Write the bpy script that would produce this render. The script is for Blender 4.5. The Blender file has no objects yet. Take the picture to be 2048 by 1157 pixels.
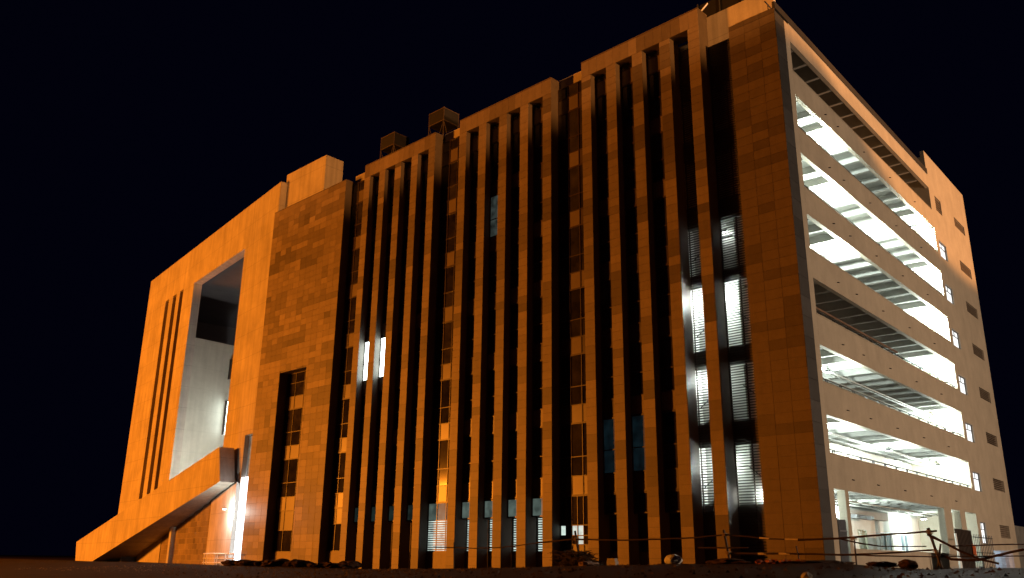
import bpy, bmesh, math, random
from mathutils import Vector, Matrix
random.seed(7)
C = bpy.context.scene.collection
SC = bpy.context.scene
R = math.radians

# ------------------------------------------------------------------ camera
cam = bpy.data.cameras.new('camera')
cam.sensor_width = 36.0
cam.lens = 36.0 * 1729.7 / 2048.0
cam.clip_start = 0.1
cam.clip_end = 3000
camo = bpy.data.objects.new('camera', cam)
C.objects.link(camo)
cr = Vector((0.724906156, 0.688756334, 0.011215043))
cu = Vector((0.198533241, -0.224488030, 0.954038614))
cf = Vector((-0.659617781, 0.689361906, 0.299473782))
EYE = Vector((18.636, -40.960, 0.90))
camo.matrix_world = Matrix(((cr.x, cu.x, -cf.x, EYE.x), (cr.y, cu.y, -cf.y, EYE.y), (cr.z, cu.z, -cf.z, EYE.z), (0, 0, 0, 1)))
SC.camera = camo

# ------------------------------------------------------------------ night sky
W = bpy.data.worlds.new('World')
SC.world = W
W.use_nodes = True
bg = W.node_tree.nodes['Background']
bg.inputs['Color'].default_value = (0.10, 0.11, 0.62, 1)
bg.inputs['Strength'].default_value = 0.0052
SC.view_settings.view_transform = 'Standard'
SC.view_settings.look = 'None'
SC.view_settings.exposure = 0
SC.view_settings.gamma = 1
SC.view_settings.use_curve_mapping = False
SC.render.engine = 'CYCLES'
try:
    SC.cycles.sample_clamp_indirect = 4.0
    SC.cycles.max_bounces = 6
    SC.cycles.use_light_tree = True
except Exception:
    pass

SODIUM = (1.0, 0.258, 0.014)
AMBER = (1.0, 0.40, 0.12)
COOL = (0.86, 1.0, 0.93)

def lamp(name, loc, watts, color, size=0.3, kind='POINT', aim=None, angle=60, blend=0.3, parent=None):
    l = bpy.data.lights.new(name, kind)
    l.energy = watts
    l.color = color
    l.shadow_soft_size = size
    o = bpy.data.objects.new(name, l)
    C.objects.link(o)
    o.location = loc
    if kind == 'SPOT':
        l.spot_size = R(angle)
        l.spot_blend = blend
        o.rotation_euler = (Vector(aim) - Vector(loc)).to_track_quat('-Z', 'Y').to_euler()
    if parent:
        o.parent = parent
    return o

# unseen sodium light from the left; added spots and a fill light from the right
lamp('unseen_sodium_light', (-90, -58, 11), 125000, SODIUM, 0.4)
lamp('unseen_sodium_light', (-150, -105, 14), 700000, SODIUM, 0.5)  # added farther out to even the light toward the right corner
lamp('added_sodium_spot', (80, -30, 30.8), 400000, (1.0, 0.36, 0.075), 0.4, 'SPOT', (-10, 0, 112), 83, 0.06)  # added spot, no mast known; cone edge set to light only the facade top
lamp('added_sodium_spot', (75, 45, 20.0), 330000, (1.0, 0.40, 0.12), 0.4, 'SPOT', (-2, 36, 93), 81.4, 0.06)  # added spot that keeps the upper balcony side orange, no mast known
lamp('amber_fill_light', (58, 24, 8), 82000, (1.0, 0.66, 0.43), 0.5)  # added fill light for the lower balcony side

# ------------------------------------------------------------------ materials
def mat(name, base, rough=0.6, var=0.15, scale=1.0, fine=0.0, spec=0.4, metal=0.0, bump=0.0, lines=0.0, island=0.0, streak=0.0):
    m = bpy.data.materials.new(name)
    m.use_nodes = True
    nt = m.node_tree
    N = nt.nodes
    L = nt.links
    b = N['Principled BSDF']
    b.inputs['Roughness'].default_value = rough
    b.inputs['Specular IOR Level'].default_value = spec
    b.inputs['Metallic'].default_value = metal
    geo = N.new('ShaderNodeNewGeometry')
    n1 = N.new('ShaderNodeTexNoise')
    n1.inputs['Scale'].default_value = scale
    n1.inputs['Detail'].default_value = 6
    n1.inputs['Roughness'].default_value = 0.62
    L.new(geo.outputs['Position'], n1.inputs['Vector'])
    mr = N.new('ShaderNodeMapRange')
    mr.inputs['From Min'].default_value = 0.3
    mr.inputs['From Max'].default_value = 0.7
    mr.inputs['To Min'].default_value = 1 - var
    mr.inputs['To Max'].default_value = 1 + var
    L.new(n1.outputs['Fac'], mr.inputs['Value'])
    val = mr.outputs['Result']

    def mul(a, bsock):
        x = N.new('ShaderNodeMath')
        x.operation = 'MULTIPLY'
        L.new(a, x.inputs[0])
        L.new(bsock, x.inputs[1])
        return x.outputs[0]

    def rng(sock, lo, hi, f0=0.0, f1=1.0):
        x = N.new('ShaderNodeMapRange')
        x.inputs['From Min'].default_value = f0
        x.inputs['From Max'].default_value = f1
        x.inputs['To Min'].default_value = lo
        x.inputs['To Max'].default_value = hi
        L.new(sock, x.inputs['Value'])
        return x.outputs['Result']
    if fine:
        n2 = N.new('ShaderNodeTexNoise')
        n2.inputs['Scale'].default_value = 26
        n2.inputs['Detail'].default_value = 4
        L.new(geo.outputs['Position'], n2.inputs['Vector'])
        val = mul(val, rng(n2.outputs['Fac'], 1 - fine, 1 + fine, 0.3, 0.7))
    if island:
        oi = N.new('ShaderNodeObjectInfo')
        ad = N.new('ShaderNodeMath')
        ad.operation = 'ADD'
        L.new(geo.outputs['Random Per Island'], ad.inputs[0])
        L.new(oi.outputs['Random'], ad.inputs[1])
        fr = N.new('ShaderNodeMath')
        fr.operation = 'FRACT'
        L.new(ad.outputs[0], fr.inputs[0])
        val = mul(val, rng(fr.outputs[0], 1 - island, 1 + island))
    if streak:
        mp = N.new('ShaderNodeMapping')
        mp.inputs['Scale'].default_value = (1.7, 1.7, 0.09)
        L.new(geo.outputs['Position'], mp.inputs['Vector'])
        n3 = N.new('ShaderNodeTexNoise')
        n3.inputs['Scale'].default_value = 1.5
        n3.inputs['Detail'].default_value = 5
        L.new(mp.outputs[0], n3.inputs['Vector'])
        val = mul(val, rng(n3.outputs['Fac'], 1 - streak, 1 + streak, 0.3, 0.7))
    if lines:
        sx = N.new('ShaderNodeSeparateXYZ')
        L.new(geo.outputs['Position'], sx.inputs[0])
        wob = N.new('ShaderNodeMath')
        wob.operation = 'MULTIPLY_ADD'
        L.new(n1.outputs['Fac'], wob.inputs[0])
        wob.inputs[1].default_value = 0.12
        L.new(sx.outputs['Z'], wob.inputs[2])
        dv = N.new('ShaderNodeMath')
        dv.operation = 'DIVIDE'
        L.new(wob.outputs[0], dv.inputs[0])
        dv.inputs[1].default_value = 2.45
        f2 = N.new('ShaderNodeMath')
        f2.operation = 'FRACT'
        L.new(dv.outputs[0], f2.inputs[0])
        lt = N.new('ShaderNodeMath')
        lt.operation = 'LESS_THAN'
        L.new(f2.outputs[0], lt.inputs[0])
        lt.inputs[1].default_value = 0.022
        val = mul(val, rng(lt.outputs[0], 1.0, 1 - lines))
    cm = N.new('ShaderNodeVectorMath')
    cm.operation = 'SCALE'
    cm.inputs[0].default_value = base
    L.new(val, cm.inputs['Scale'])
    L.new(cm.outputs[0], b.inputs['Base Color'])
    if bump:
        bp = N.new('ShaderNodeBump')
        bp.inputs['Strength'].default_value = bump
        bp.inputs['Distance'].default_value = 0.03
        L.new(n1.outputs['Fac'], bp.inputs['Height'])
        L.new(bp.outputs[0], b.inputs['Normal'])
    return m

def emit(name, color, strength, base=(0.06, 0.06, 0.06), uneven=0.0):
    m = bpy.data.materials.new(name)
    m.use_nodes = True
    N = m.node_tree.nodes
    L = m.node_tree.links
    b = N['Principled BSDF']
    b.inputs['Base Color'].default_value = (*base, 1)
    b.inputs['Roughness'].default_value = 0.6
    b.inputs['Emission Color'].default_value = (*color, 1)
    b.inputs['Emission Strength'].default_value = strength
    if uneven:
        g = N.new('ShaderNodeNewGeometry')
        n = N.new('ShaderNodeTexNoise')
        n.inputs['Scale'].default_value = 1.6
        n.inputs['Detail'].default_value = 3
        L.new(g.outputs['Position'], n.inputs['Vector'])
        mr = N.new('ShaderNodeMapRange')
        mr.inputs['From Min'].default_value = 0.35
        mr.inputs['From Max'].default_value = 0.65
        mr.inputs['To Min'].default_value = strength * (1 - uneven)
        mr.inputs['To Max'].default_value = strength * (1 + uneven)
        L.new(n.outputs['Fac'], mr.inputs['Value'])
        L.new(mr.outputs['Result'], b.inputs['Emission Strength'])
    return m

GS = [0.118, 0.165, 0.222, 0.262, 0.305]
GRANITE = [mat('granite_shade_%d' % i, (v, v * 0.80, v * 0.64), 0.5, 0.10, 2.2, 0.16, 0.35, island=0.07, streak=0.05) for i, v in enumerate(GS)]
GCORE = mat('granite_core', (0.12, 0.10, 0.085), 0.55, 0.12, 1.2, 0.1)
GDARK = [mat('dark_granite_%d' % i, (v, v * 1.0, v * 1.0), 0.5, 0.14, 1.5, 0.15, island=0.12) for i, v in enumerate((0.045, 0.055, 0.065))]
CONC = mat('cast_concrete', (0.50, 0.455, 0.40), 0.85, 0.18, 0.35, 0.06, 0.2, bump=0.2, lines=0.22, streak=0.14)
CONC2 = mat('smooth_concrete', (0.52, 0.50, 0.44), 0.85, 0.10, 0.5, 0.05, 0.2, bump=0.15, lines=0.07, streak=0.06)
PLAST = mat('cement_plaster', (0.43, 0.39, 0.315), 0.9, 0.10, 0.7, 0.08, 0.2, bump=0.15, streak=0.035)
WHITE = mat('white_plaster', (0.68, 0.67, 0.62), 0.85, 0.07, 0.8, 0.03, 0.2, streak=0.05)
SLABM = mat('slab_concrete', (0.36, 0.36, 0.34), 0.9, 0.12, 1.2, 0.06, 0.2)
BRONZE = mat('bronze_frame', (0.05, 0.03, 0.022), 0.4, 0.1, 3, 0, 0.5)
GLASS = mat('dark_glass', (0.030, 0.027, 0.025), 0.07, 0.6, 0.9, 0, 0.5, island=0.45)
SPAND = mat('spandrel_panel', (0.18, 0.145, 0.11), 0.35, 0.12, 1.2, 0.05, 0.5, island=0.12)
SPDIM = mat('spandrel_panel_dim', (0.075, 0.056, 0.042), 0.35, 0.2, 1.2, 0.05, 0.5, island=0.3)  # spandrel colour darkened for panels that catch less light
SLAT = mat('louver_aluminium', (0.12, 0.11, 0.095), 0.45, 0.1, 2, 0, 0.5)
DKMET = mat('dark_metal', (0.03, 0.031, 0.034), 0.5, 0.15, 2, 0, 0.5)
BLUEM = mat('blue_grey_sheet_metal', (0.16, 0.19, 0.24), 0.45, 0.15, 1.5, 0.05, 0.5)
BROWNM = mat('brown_sheet_metal', (0.055, 0.042, 0.036), 0.6, 0.2, 1.2, 0.1, 0.4)
STEELW = mat('white_painted_steel', (0.82, 0.82, 0.80), 0.4, 0.05, 2)
RUSTY = mat('rusty_tube', (0.21, 0.13, 0.09), 0.7, 0.25, 3, 0.1)
TANKF = mat('tank_frame', (0.075, 0.055, 0.045), 0.7, 0.25, 3, 0.1)
MESHM = mat('grey_sheet', (0.012, 0.013, 0.016), 0.6, 0.18, 1.5, 0.1)
PVC = mat('grey_pipe', (0.42, 0.42, 0.40), 0.5, 0.1, 2)
DOORM = mat('painted_door', (0.34, 0.35, 0.26), 0.5, 0.08, 1.5)
EARTH = mat('bare_earth', (0.040, 0.024, 0.014), 0.95, 0.35, 0.55, 0.3, 0.1, bump=0.6)
CLOD = mat('earth_clod', (0.055, 0.032, 0.022), 0.95, 0.5, 3.5, 0.3, 0.1, bump=0.8)
BRICKM = mat('broken_brick', (0.22, 0.075, 0.04), 0.9, 0.3, 3, 0.2, 0.1, island=0.3)
BAMBOO = mat('weathered_bamboo', (0.034, 0.020, 0.015), 0.6, 0.35, 5, 0.2, 0.3)
PALEPT = mat('pale_painted_bamboo', (0.62, 0.55, 0.46), 0.6, 0.15, 5, 0.1, 0.3)
ROPE = mat('jute_lashing', (0.2, 0.14, 0.08), 0.9, 0.2, 9)
SACKM = mat('white_plastic_sack', (0.60, 0.62, 0.58), 0.7, 0.08, 6, 0.05, 0.2)
BLOCKM = mat('cement_block', (0.32, 0.30, 0.27), 0.9, 0.2, 4, 0.2)
TWIG = mat('dry_brush', (0.045, 0.03, 0.02), 0.9, 0.4, 4, 0.2)
GRAVEL = mat('loose_stones', (0.15, 0.115, 0.08), 0.9, 0.35, 4, 0.2, island=0.4)
ORANGEC = mat('orange_cloth', (0.55, 0.14, 0.04), 0.8, 0.15, 5)
BLUEP = mat('pale_blue_drum', (0.42, 0.46, 0.62), 0.4, 0.12, 3)
VENTM = mat('vent_brown', (0.20, 0.165, 0.13), 0.7, 0.15, 2)
BOUND = mat('grey_boundary_wall', (0.30, 0.31, 0.30), 0.9, 0.15, 0.8, 0.1, streak=0.15)
SKYSCREEN = mat('grey_sky_screen', (0.13, 0.125, 0.14), 0.95, 0.12, 0.5, 0.1, 0.1)  # grey sky tone for the added screens behind the portal opening
LITWIN = emit('lit_window_glass', (0.86, 1.0, 0.95), 10.0, uneven=0.25)
LITSOFT = emit('softly_lit_glass', (0.78, 0.95, 0.86), 0.75, uneven=0.35)
LITPALE = emit('pale_lit_glass', (0.66, 0.92, 0.80), 0.10, (0.12, 0.13, 0.12), 0.4)
LITGREEN = emit('faint_green_glass', (0.5, 0.85, 0.75), 0.018, (0.05, 0.06, 0.06), 0.4)
LITBLUE = emit('faint_blue_glass', (0.28, 0.75, 1.0), 0.008, (0.03, 0.04, 0.05), 0.5)
LITGREY = emit('dim_grey_glass', (0.75, 0.95, 0.85), 0.03, (0.05, 0.06, 0.06), 0.7)
LITWHITE = emit('lit_entrance_glass', (0.93, 0.96, 1.0), 4.0)
LITCORR = emit('lit_corridor_window', (0.95, 0.98, 0.98), 1.3, uneven=0.15)
LENS = emit('lamp_lens', (0.95, 1.0, 0.98), 40.0)

# ------------------------------------------------------------------ geometry helpers
SA = R(92.945)
SU = Vector((math.cos(SA), math.sin(SA), 0))
SN = Vector((math.sin(SA), -math.cos(SA), 0))
A8 = R(8.2)
DF = Vector((-math.cos(A8), math.sin(A8), 0))
NF = Vector((-math.sin(A8), -math.cos(A8), 0))
F0 = Vector((-53.0, 0.35, 0))
Z3 = Vector((0, 0, 1))

def S(u, w, z):            # along the balcony side, outward, up
    return SU * u + SN * w + Z3 * z

def F(s, o, z):            # along the concrete portal wall, outward, up
    return F0 + DF * s + NF * o + Z3 * z

def I(x, y, z):
    return Vector((x, y, z))

class MB:
    def __init__(self, T=I):
        self.v = []
        self.f = []
        self.m = []
        self.T = T

    def box(self, a0, a1, b0, b1, c0, c1, mi=0):
        n = len(self.v)
        for c in (c0, c1):
            for a, b in ((a0, b0), (a1, b0), (a1, b1), (a0, b1)):
                self.v.append(self.T(a, b, c))
        for q in ((0, 3, 2, 1), (4, 5, 6, 7), (0, 1, 5, 4), (1, 2, 6, 5), (2, 3, 7, 6), (3, 0, 4, 7)):
            self.f.append([n + i for i in q])
            self.m.append(mi)
        return self

    def prism(self, pts, b0, b1, mi=0):          # pts in the (a, c) plane, extruded along b
        n = len(self.v)
        k = len(pts)
        for b in (b0, b1):
            for a, c in pts:
                self.v.append(self.T(a, b, c))
        self.f.append([n + i for i in range(k)])
        self.f.append([n + k + i for i in reversed(range(k))])
        self.m += [mi, mi]
        for i in range(k):
            j = (i + 1) % k
            self.f.append([n + i, n + k + i, n + k + j, n + j])
            self.m.append(mi)
        return self

    def tube(self, pts, r, n=6, mi=0, knots=0.0):
        P = [self.T(*p) for p in pts]
        base = len(self.v)
        for i, p in enumerate(P):
            d = (P[min(i + 1, len(P) - 1)] - P[max(i - 1, 0)]).normalized()
            up = Vector((0, 0, 1)) if abs(d.z) < 0.9 else Vector((1, 0, 0))
            x = d.cross(up).normalized()
            y = d.cross(x)
            rr = (r[i] if isinstance(r, (list, tuple)) else r) * (1 + knots * random.uniform(-1, 1))
            for k in range(n):
                a = 2 * math.pi * k / n
                self.v.append(p + x * (rr * math.cos(a)) + y * (rr * math.sin(a)))
        for i in range(len(P) - 1):
            for k in range(n):
                a = base + i * n + k
                b = base + i * n + (k + 1) % n
                self.f.append([a, b, b + n, a + n])
                self.m.append(mi)
        self.f.append([base + k for k in range(n)])
        self.f.append([base + (len(P) - 1) * n + k for k in reversed(range(n))])
        self.m += [mi, mi]
        return self

    def mesh(self, name, mats):
        me = bpy.data.meshes.new(name)
        me.from_pydata([tuple(v) for v in self.v], [], self.f)
        for mm in (mats if isinstance(mats, (list, tuple)) else [mats]):
            me.materials.append(mm)
        me.polygons.foreach_set('material_index', self.m)
        bm = bmesh.new()
        bm.from_mesh(me)
        bmesh.ops.recalc_face_normals(bm, faces=bm.faces)
        bm.to_mesh(me)
        bm.free()
        me.update()
        return me

    def build(self, name, mats, parent=None, loc=None):
        return link(name, self.mesh(name, mats), parent, loc)

def link(name, me, parent=None, loc=None):
    o = bpy.data.objects.new(name, me)
    C.objects.link(o)
    if parent:
        o.parent = parent
    if loc is not None:
        o.location = loc
    return o

def tag(o, label, cat, group=None, kind=None):
    if label:
        o['label'] = label
    if cat:
        o['category'] = cat
    if group:
        o['group'] = group
    if kind:
        o['kind'] = kind
    return o

def thing(name, label, cat, loc=(0, 0, 0), group=None):
    o = bpy.data.objects.new(name, None)
    C.objects.link(o)
    o.location = loc
    o.empty_display_size = 0.3
    return tag(o, label, cat, group)

CACHE = {}

def cached(key, fn):
    if key not in CACHE:
        CACHE[key] = fn()
    return CACHE[key]

def tbox(w, d, h, material, name):
    # axis aligned box, origin at its lower front left corner, mesh shared by equal sizes
    key = (round(w, 3), round(d, 3), round(h, 3), material.name, name)
    return cached(key, lambda: MB().box(0, w, 0, d, 0, h).mesh(name, material))

def holes_wall(mb, a0, a1, b0, b1, c0, c1, holes, mi=0):
    # wall in the (a, c) plane with rectangular holes
    xs = sorted({a0, a1, *[h[0] for h in holes], *[h[1] for h in holes]})
    for i in range(len(xs) - 1):
        x0, x1 = xs[i], xs[i + 1]
        if x1 <= a0 or x0 >= a1:
            continue
        cuts = sorted([(h[2], h[3]) for h in holes if h[0] <= x0 + 1e-6 and h[1] >= x1 - 1e-6])
        z = c0
        for lo, hi in cuts:
            if lo > z:
                mb.box(x0, x1, b0, b1, z, lo, mi)
            z = max(z, hi)
        if z < c1:
            mb.box(x0, x1, b0, b1, z, c1, mi)
    return mb

# ------------------------------------------------------------------ ground
CREST = [(-400, .5), (-140, .47), (-82, .48), (-63, .45), (-50, .37), (-35, .36), (-29, .38), (-23, .35), (-17, .42), (-11.5, .55),
         (-8.4, .66), (-5.5, .74), (-1, .86), (1.6, .88), (4.5, .92), (6.3, .86), (8, .76), (11, .88), (20, .9), (400, .9)]
BASE = [(-400, .4), (-50, .18), (-10, .2), (0, .45), (6, .55), (30, .6), (400, .6)]

def lerp_table(t, x):
    for (x0, y0), (x1, y1) in zip(t, t[1:]):
        if x <= x1:
            k = (x - x0) / (x1 - x0)
            return y0 + (y1 - y0) * max(0, min(1, k))
    return t[-1][1]

from mathutils import noise as NZ

def ground_z(x, y):
    c = lerp_table(CREST, x)
    b = lerp_table(BASE, x)
    if y <= -10:
        k = max(0, min(1, (y + 41) / 31))
        z = -0.75 + (c + 0.75) * (k ** 0.85)
    elif y < -4.5:
        k = (y + 10) / 5.5
        k = k * k * (3 - 2 * k)
        z = c + (b - c) * k
    else:
        z = b
    near = math.exp(-((y + 10) / 6) ** 2)
    z += 0.045 * near * NZ.noise((x * 0.55, y * 0.55, 0)) + 0.022 * near * NZ.noise((x * 2.1, y * 2.1, 3))
    return z

xs = [-900, -400, -220] + [-150 + 3 * i for i in range(32)] + [-54 + 0.45 * i for i in range(178)] + [27 + 4 * i for i in range(18)] + [140, 260, 500, 900]
ys = [-900, -300, -120, -60, -48, -41] + [-38 + 1.5 * i for i in range(8)] + [-26 + 0.45 * i for i in range(50)] + [-3.2, -2, 0, 4, 10, 20, 40, 80, 200, 500, 900]
gv = [(x, y, ground_z(x, y)) for y in ys for x in xs]
nx = len(xs)
gf = [(j * nx + i, j * nx + i + 1, (j + 1) * nx + i + 1, (j + 1) * nx + i) for j in range(len(ys) - 1) for i in range(nx - 1)]
gm = bpy.data.meshes.new('ground')
gm.from_pydata(gv, [], gf)
gm.materials.append(EARTH)
for p in gm.polygons:
    p.use_smooth = True
gr = link('ground', gm)
gr['kind'] = 'structure'

# ------------------------------------------------------------------ the building
B = thing('office_building', 'tall office block with brown granite fins, a concrete portal and lit balconies', 'building')

TW, TH = 0.90, 0.545
TILE_COUNT = [0]
STUFF = MB()          # granite tiles past the limit, one mesh
STUFF_MATS = GRANITE

def patch_shades(nc, nr, n, seed, lo=0, hi=4):
    rnd = random.Random(seed)
    g = [[rnd.choice((2, 2, 3, 3, 2)) for _ in range(nr)] for _ in range(nc)]
    for _ in range(n):
        s = rnd.choice((0, 1, 1, 1, 3, 4, 2))
        s = max(lo, min(hi, s))
        c, r = rnd.randrange(nc), rnd.randrange(nr)
        for i in range(c, min(nc, c + rnd.randint(1, 4))):
            for j in range(r, min(nr, r + rnd.randint(1, 2))):
                g[i][j] = s
    return g

def fin_shades(nr, seed):
    rnd = random.Random(seed)
    out = []
    while len(out) < nr:
        s = rnd.choice((1, 2, 3, 2, 1, 3, 0, 2))
        out += [s] * rnd.randint(1, 3)
    return out[:nr]

GAP = 0.016

def tile(T, a0, a1, c0, c1, shade, parent, single, thick=0.03, front=0.0):
    j = random.uniform(0, 0.006)
    if single and T is I and TILE_COUNT[0] < 300:
        TILE_COUNT[0] += 1
        me = tbox(a1 - a0 - GAP, thick, c1 - c0 - GAP, GRANITE[shade], 'stone_tile')
        link('stone_tile', me, parent, (a0 + GAP / 2, front + j, c0 + GAP / 2))
    else:
        STUFF.T = T
        if T is I:
            STUFF.box(a0 + GAP / 2, a1 - GAP / 2, front + j, front + thick + 0.005, c0 + GAP / 2, c1 - GAP / 2, shade)
        else:
            STUFF.box(a0 + GAP / 2, a1 - GAP / 2, front - j, front - thick - 0.005, c0 + GAP / 2, c1 - GAP / 2, shade)

# --- core masses
core = MB()
core.box(-52.9, -7.7, 1.35, 24, 0, 32.9)
core.box(-7.7, -7.25, 1.02, 3.0, 0, 32.0)
core.build('core_wall', GCORE, B)
MB().box(-53, -2.0, 1.9, 27, 32.9, 33.0).build('roof_slab', SLABM, B)

# --- granite end block at the corner
eb = MB().box(-2.95, -0.16, 0.031, 1.05, 0, 31.36).build('end_wall', GCORE, B)
nr = int(31.36 / TH)
sh = patch_shades(3, nr + 1, 50, 11, 0, 3)
for i in range(3):
    for j in range(nr + 1):
        z0 = j * TH
        z1 = min(31.4, z0 + TH)
        if z1 - z0 < 0.1:
            continue
        tile(I, -2.95 + i * 0.983, -2.95 + (i + 1) * 0.983, z0, z1, (1 if sh[i][j] >= 2 else 0), eb, True)

# --- dark granite return panels on the balcony side
ret = MB(S).box(0.03, 1.27, -0.10, -0.035, 0, 31.2).build('return_wall', GDARK[0], B)
for j in range(29):
    z0 = j * 1.09
    z1 = min(31.2, z0 + 1.09)
    if z1 - z0 > 0.1:
        MB(S).box(0.005, 1.28, -0.034, -random.uniform(0.0, 0.006), z0 + .008, z1 - .008).build('cladding_panel', GDARK[random.randrange(3)], ret)

# --- fins in three groups
GROUPS = [[-38.5, -36.40, -34.30, -32.16, -30.05], [-26.42, -24.24, -22.08, -19.95, -17.76], [-14.21, -12.10, -9.98, -7.855, -5.745]]
FW = 0.79
HEAD0, HEAD1 = 32.52, 33.70
seed = 100
order = []
for gi in (2, 1, 0):
    for fi in (4, 3, 2, 1, 0):
        order.append((gi, fi))
for gi, fi in order:
    x = GROUPS[gi][fi]
    last = fi in (0, 4)
    fin = MB().box(x, x + FW, 0.031, 1.06 if last else 0.98, 0, HEAD0).build('granite_fin', GCORE, B)
    n = int(HEAD0 / TH) + 1
    shades = fin_shades(n, seed)
    seed += 1
    for j in range(n):
        z0 = j * TH
        z1 = min(HEAD0, z0 + TH)
        if z1 - z0 < 0.08:
            continue
        tile(I, x, x + FW, z0, z1, shades[j], fin, True)
for gi in (0, 1, 2):
    x0 = GROUPS[gi][0]
    x1 = GROUPS[gi][4] + FW
    MB().box(x0, x1, 0.031, 1.10, HEAD0 + .001, HEAD1).build('header_beam', GCORE, B)
    rnd = random.Random(40 + gi)
    a = x0
    s = 2
    while a < x1 - 0.05:
        b = min(x1, a + 0.66)
        if x1 - b < 0.25:
            b = x1
        if rnd.random() < 0.5:
            s = rnd.choice((1, 2, 2, 3))
        tile(I, a, b, HEAD0 + .002, HEAD1 - .02, s, None, False)
        a = b
    MB().box(x0 - .01, x1 + .01, -0.015, 1.12, HEAD1, HEAD1 + 0.05).build('coping', GRANITE[1], B)

# --- tiled wall at the left with a tall window recess
TWX0, TWX1, TWZ = -53.0, -41.25, 33.25
RX0, RX1, RZ = -49.35, -45.15, 16.75
tw = MB()
holes_wall(tw, TWX0, TWX1, 0.031, 0.95, 0, TWZ, [(RX0, RX1, -1, RZ)])
tw = tw.build('tiled_wall', GCORE, B)
nc, nr = 13, int(TWZ / TH) + 1
sh = patch_shades(nc, nr, 190, 5)
cw = (TWX1 - TWX0) / nc
for i in range(nc):
    for j in range(nr):
        a0, a1 = TWX0 + i * cw, TWX0 + (i + 1) * cw
        z0, z1 = j * TH, min(TWZ, (j + 1) * TH)
        if z1 - z0 < 0.1:
            continue
        if a0 < RX1 and a1 > RX0 and z0 < RZ:
            if a0 < RX0:
                tile(I, a0, RX0, z0, z1, sh[i][j], tw, False)
            elif a1 > RX1:
                tile(I, RX1, a1, z0, z1, sh[i][j], tw, False)
            elif z1 > RZ:
                tile(I, a0, a1, RZ, z1, sh[i][j], tw, False)
            continue
        tile(I, a0, a1, z0, z1, sh[i][j], tw, False)
MB().box(TWX1 - 0.9, TWX1 - .002, 0.951, 1.16, 0, TWZ).build('wall_return', GCORE, B)
MB().box(TWX0, TWX1, -0.012, 0.95, TWZ + .001, TWZ + 0.05).build('coping', GRANITE[1], B)

# --- glazing
def window_mesh(w, h, cols, rows):
    def mk():
        m = MB()
        t = 0.055
        for i in range(cols + 1):
            x = i * w / cols
            x = min(max(x, t / 2), w - t / 2)
            m.box(x - t / 2, x + t / 2, -0.05, 0.05, 0, h)
        for r in rows:
            r = min(max(r, t / 2), h - t / 2)
            for i in range(cols):
                x0 = max(i * w / cols + t / 2, t)
                x1 = min((i + 1) * w / cols - t / 2, w - t)
                m.box(x0, x1, -0.046, 0.046, r - t / 2, r + t / 2)
        return m.mesh('window', BRONZE)
    return cached(('win', round(w, 3), round(h, 3), cols, tuple(rows)), mk)

def window(x0, x1, y, z0, spans, cols, rowmats):
    """spans: heights of the rows from the bottom; rowmats: a material (or a list, one per column) for each row"""
    w = x1 - x0
    edges = [0]
    for s in spans:
        edges.append(edges[-1] + s)
    o = link('window', window_mesh(w, edges[-1], cols, edges), B, (x0, y, z0))
    t = 0.055
    cwid = w / cols
    for r, (s, mm) in enumerate(zip(spans, rowmats)):
        for i in range(cols):
            m = mm[i] if isinstance(mm, list) else mm
            nm = 'spandrel_panel' if m in (SPAND, SPDIM) else 'pane'
            me = tbox(cwid - t - .004, 0.02, s - t - .004, m, nm)
            ob = link(nm, me, o, (i * cwid + t / 2 + .002, (-0.012 if nm == 'spandrel_panel' else 0.0), edges[r] + t / 2 + .002))
            ob.rotation_euler = (random.uniform(-.004, .004), 0, random.uniform(-.004, .004))
    return o

FL = 4.37
SP0 = 5.30
SH = 1.15
GH = FL - SH
rw = random.Random(3)
BAYY = 0.62
for gi in range(3):
    for bi in range(4):
        if gi == 2 and bi == 3:
            continue
        x0 = GROUPS[gi][bi] + FW + .004
        x1 = GROUPS[gi][bi + 1] - .004
        for k in range(7):
            z0 = SP0 - SH / 2 + k * FL
            g1 = g2 = GLASS
            if gi == 0 and bi in (0, 1) and k == 2:
                g1 = g2 = LITWIN
            if gi == 2 and bi in (0, 1) and k == 0:
                g1 = g2 = LITBLUE
            if gi == 1 and bi == 1 and k == 4:
                g1 = g2 = LITGREY
            if k < 6:
                window(x0, x1, BAYY, z0, [SH, GH * 0.42, GH * 0.58], 1, [SPAND if rw.random() < .5 else SPDIM, g1, g2])
            else:
                window(x0, x1, BAYY, z0, [SH, HEAD0 - z0 - SH - .01], 1, [SPAND, GLASS])
        # ground floor of the bay
        lit = LITSOFT if gi == 1 else (LITGREEN if gi == 0 else GLASS)
        tr = LITPALE if gi == 1 else (LITGREEN if gi == 0 else GLASS)
        MB().box(x0, x1, 1.0, 1.25, 0, 1.42).build('sill_wall', GRANITE[1], B)
        wd = window(x0, x1, 1.14, 1.43, [2.08], 1, [lit])
        window(x0, x1, BAYY, 3.54, [1.15], 1, [tr])
        MB().box(x0, x1, BAYY - .05, 1.2, 3.52, 3.539).build('transom_soffit', BRONZE, B)
        if gi < 2:
            lm = MB()
            for q in range(13):
                lm.box(0.06, x1 - x0 - .06, -0.12, -0.075, 0.10 + q * 0.15, 0.17 + q * 0.15)
            lm.build('louver', SLAT, wd)

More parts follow.
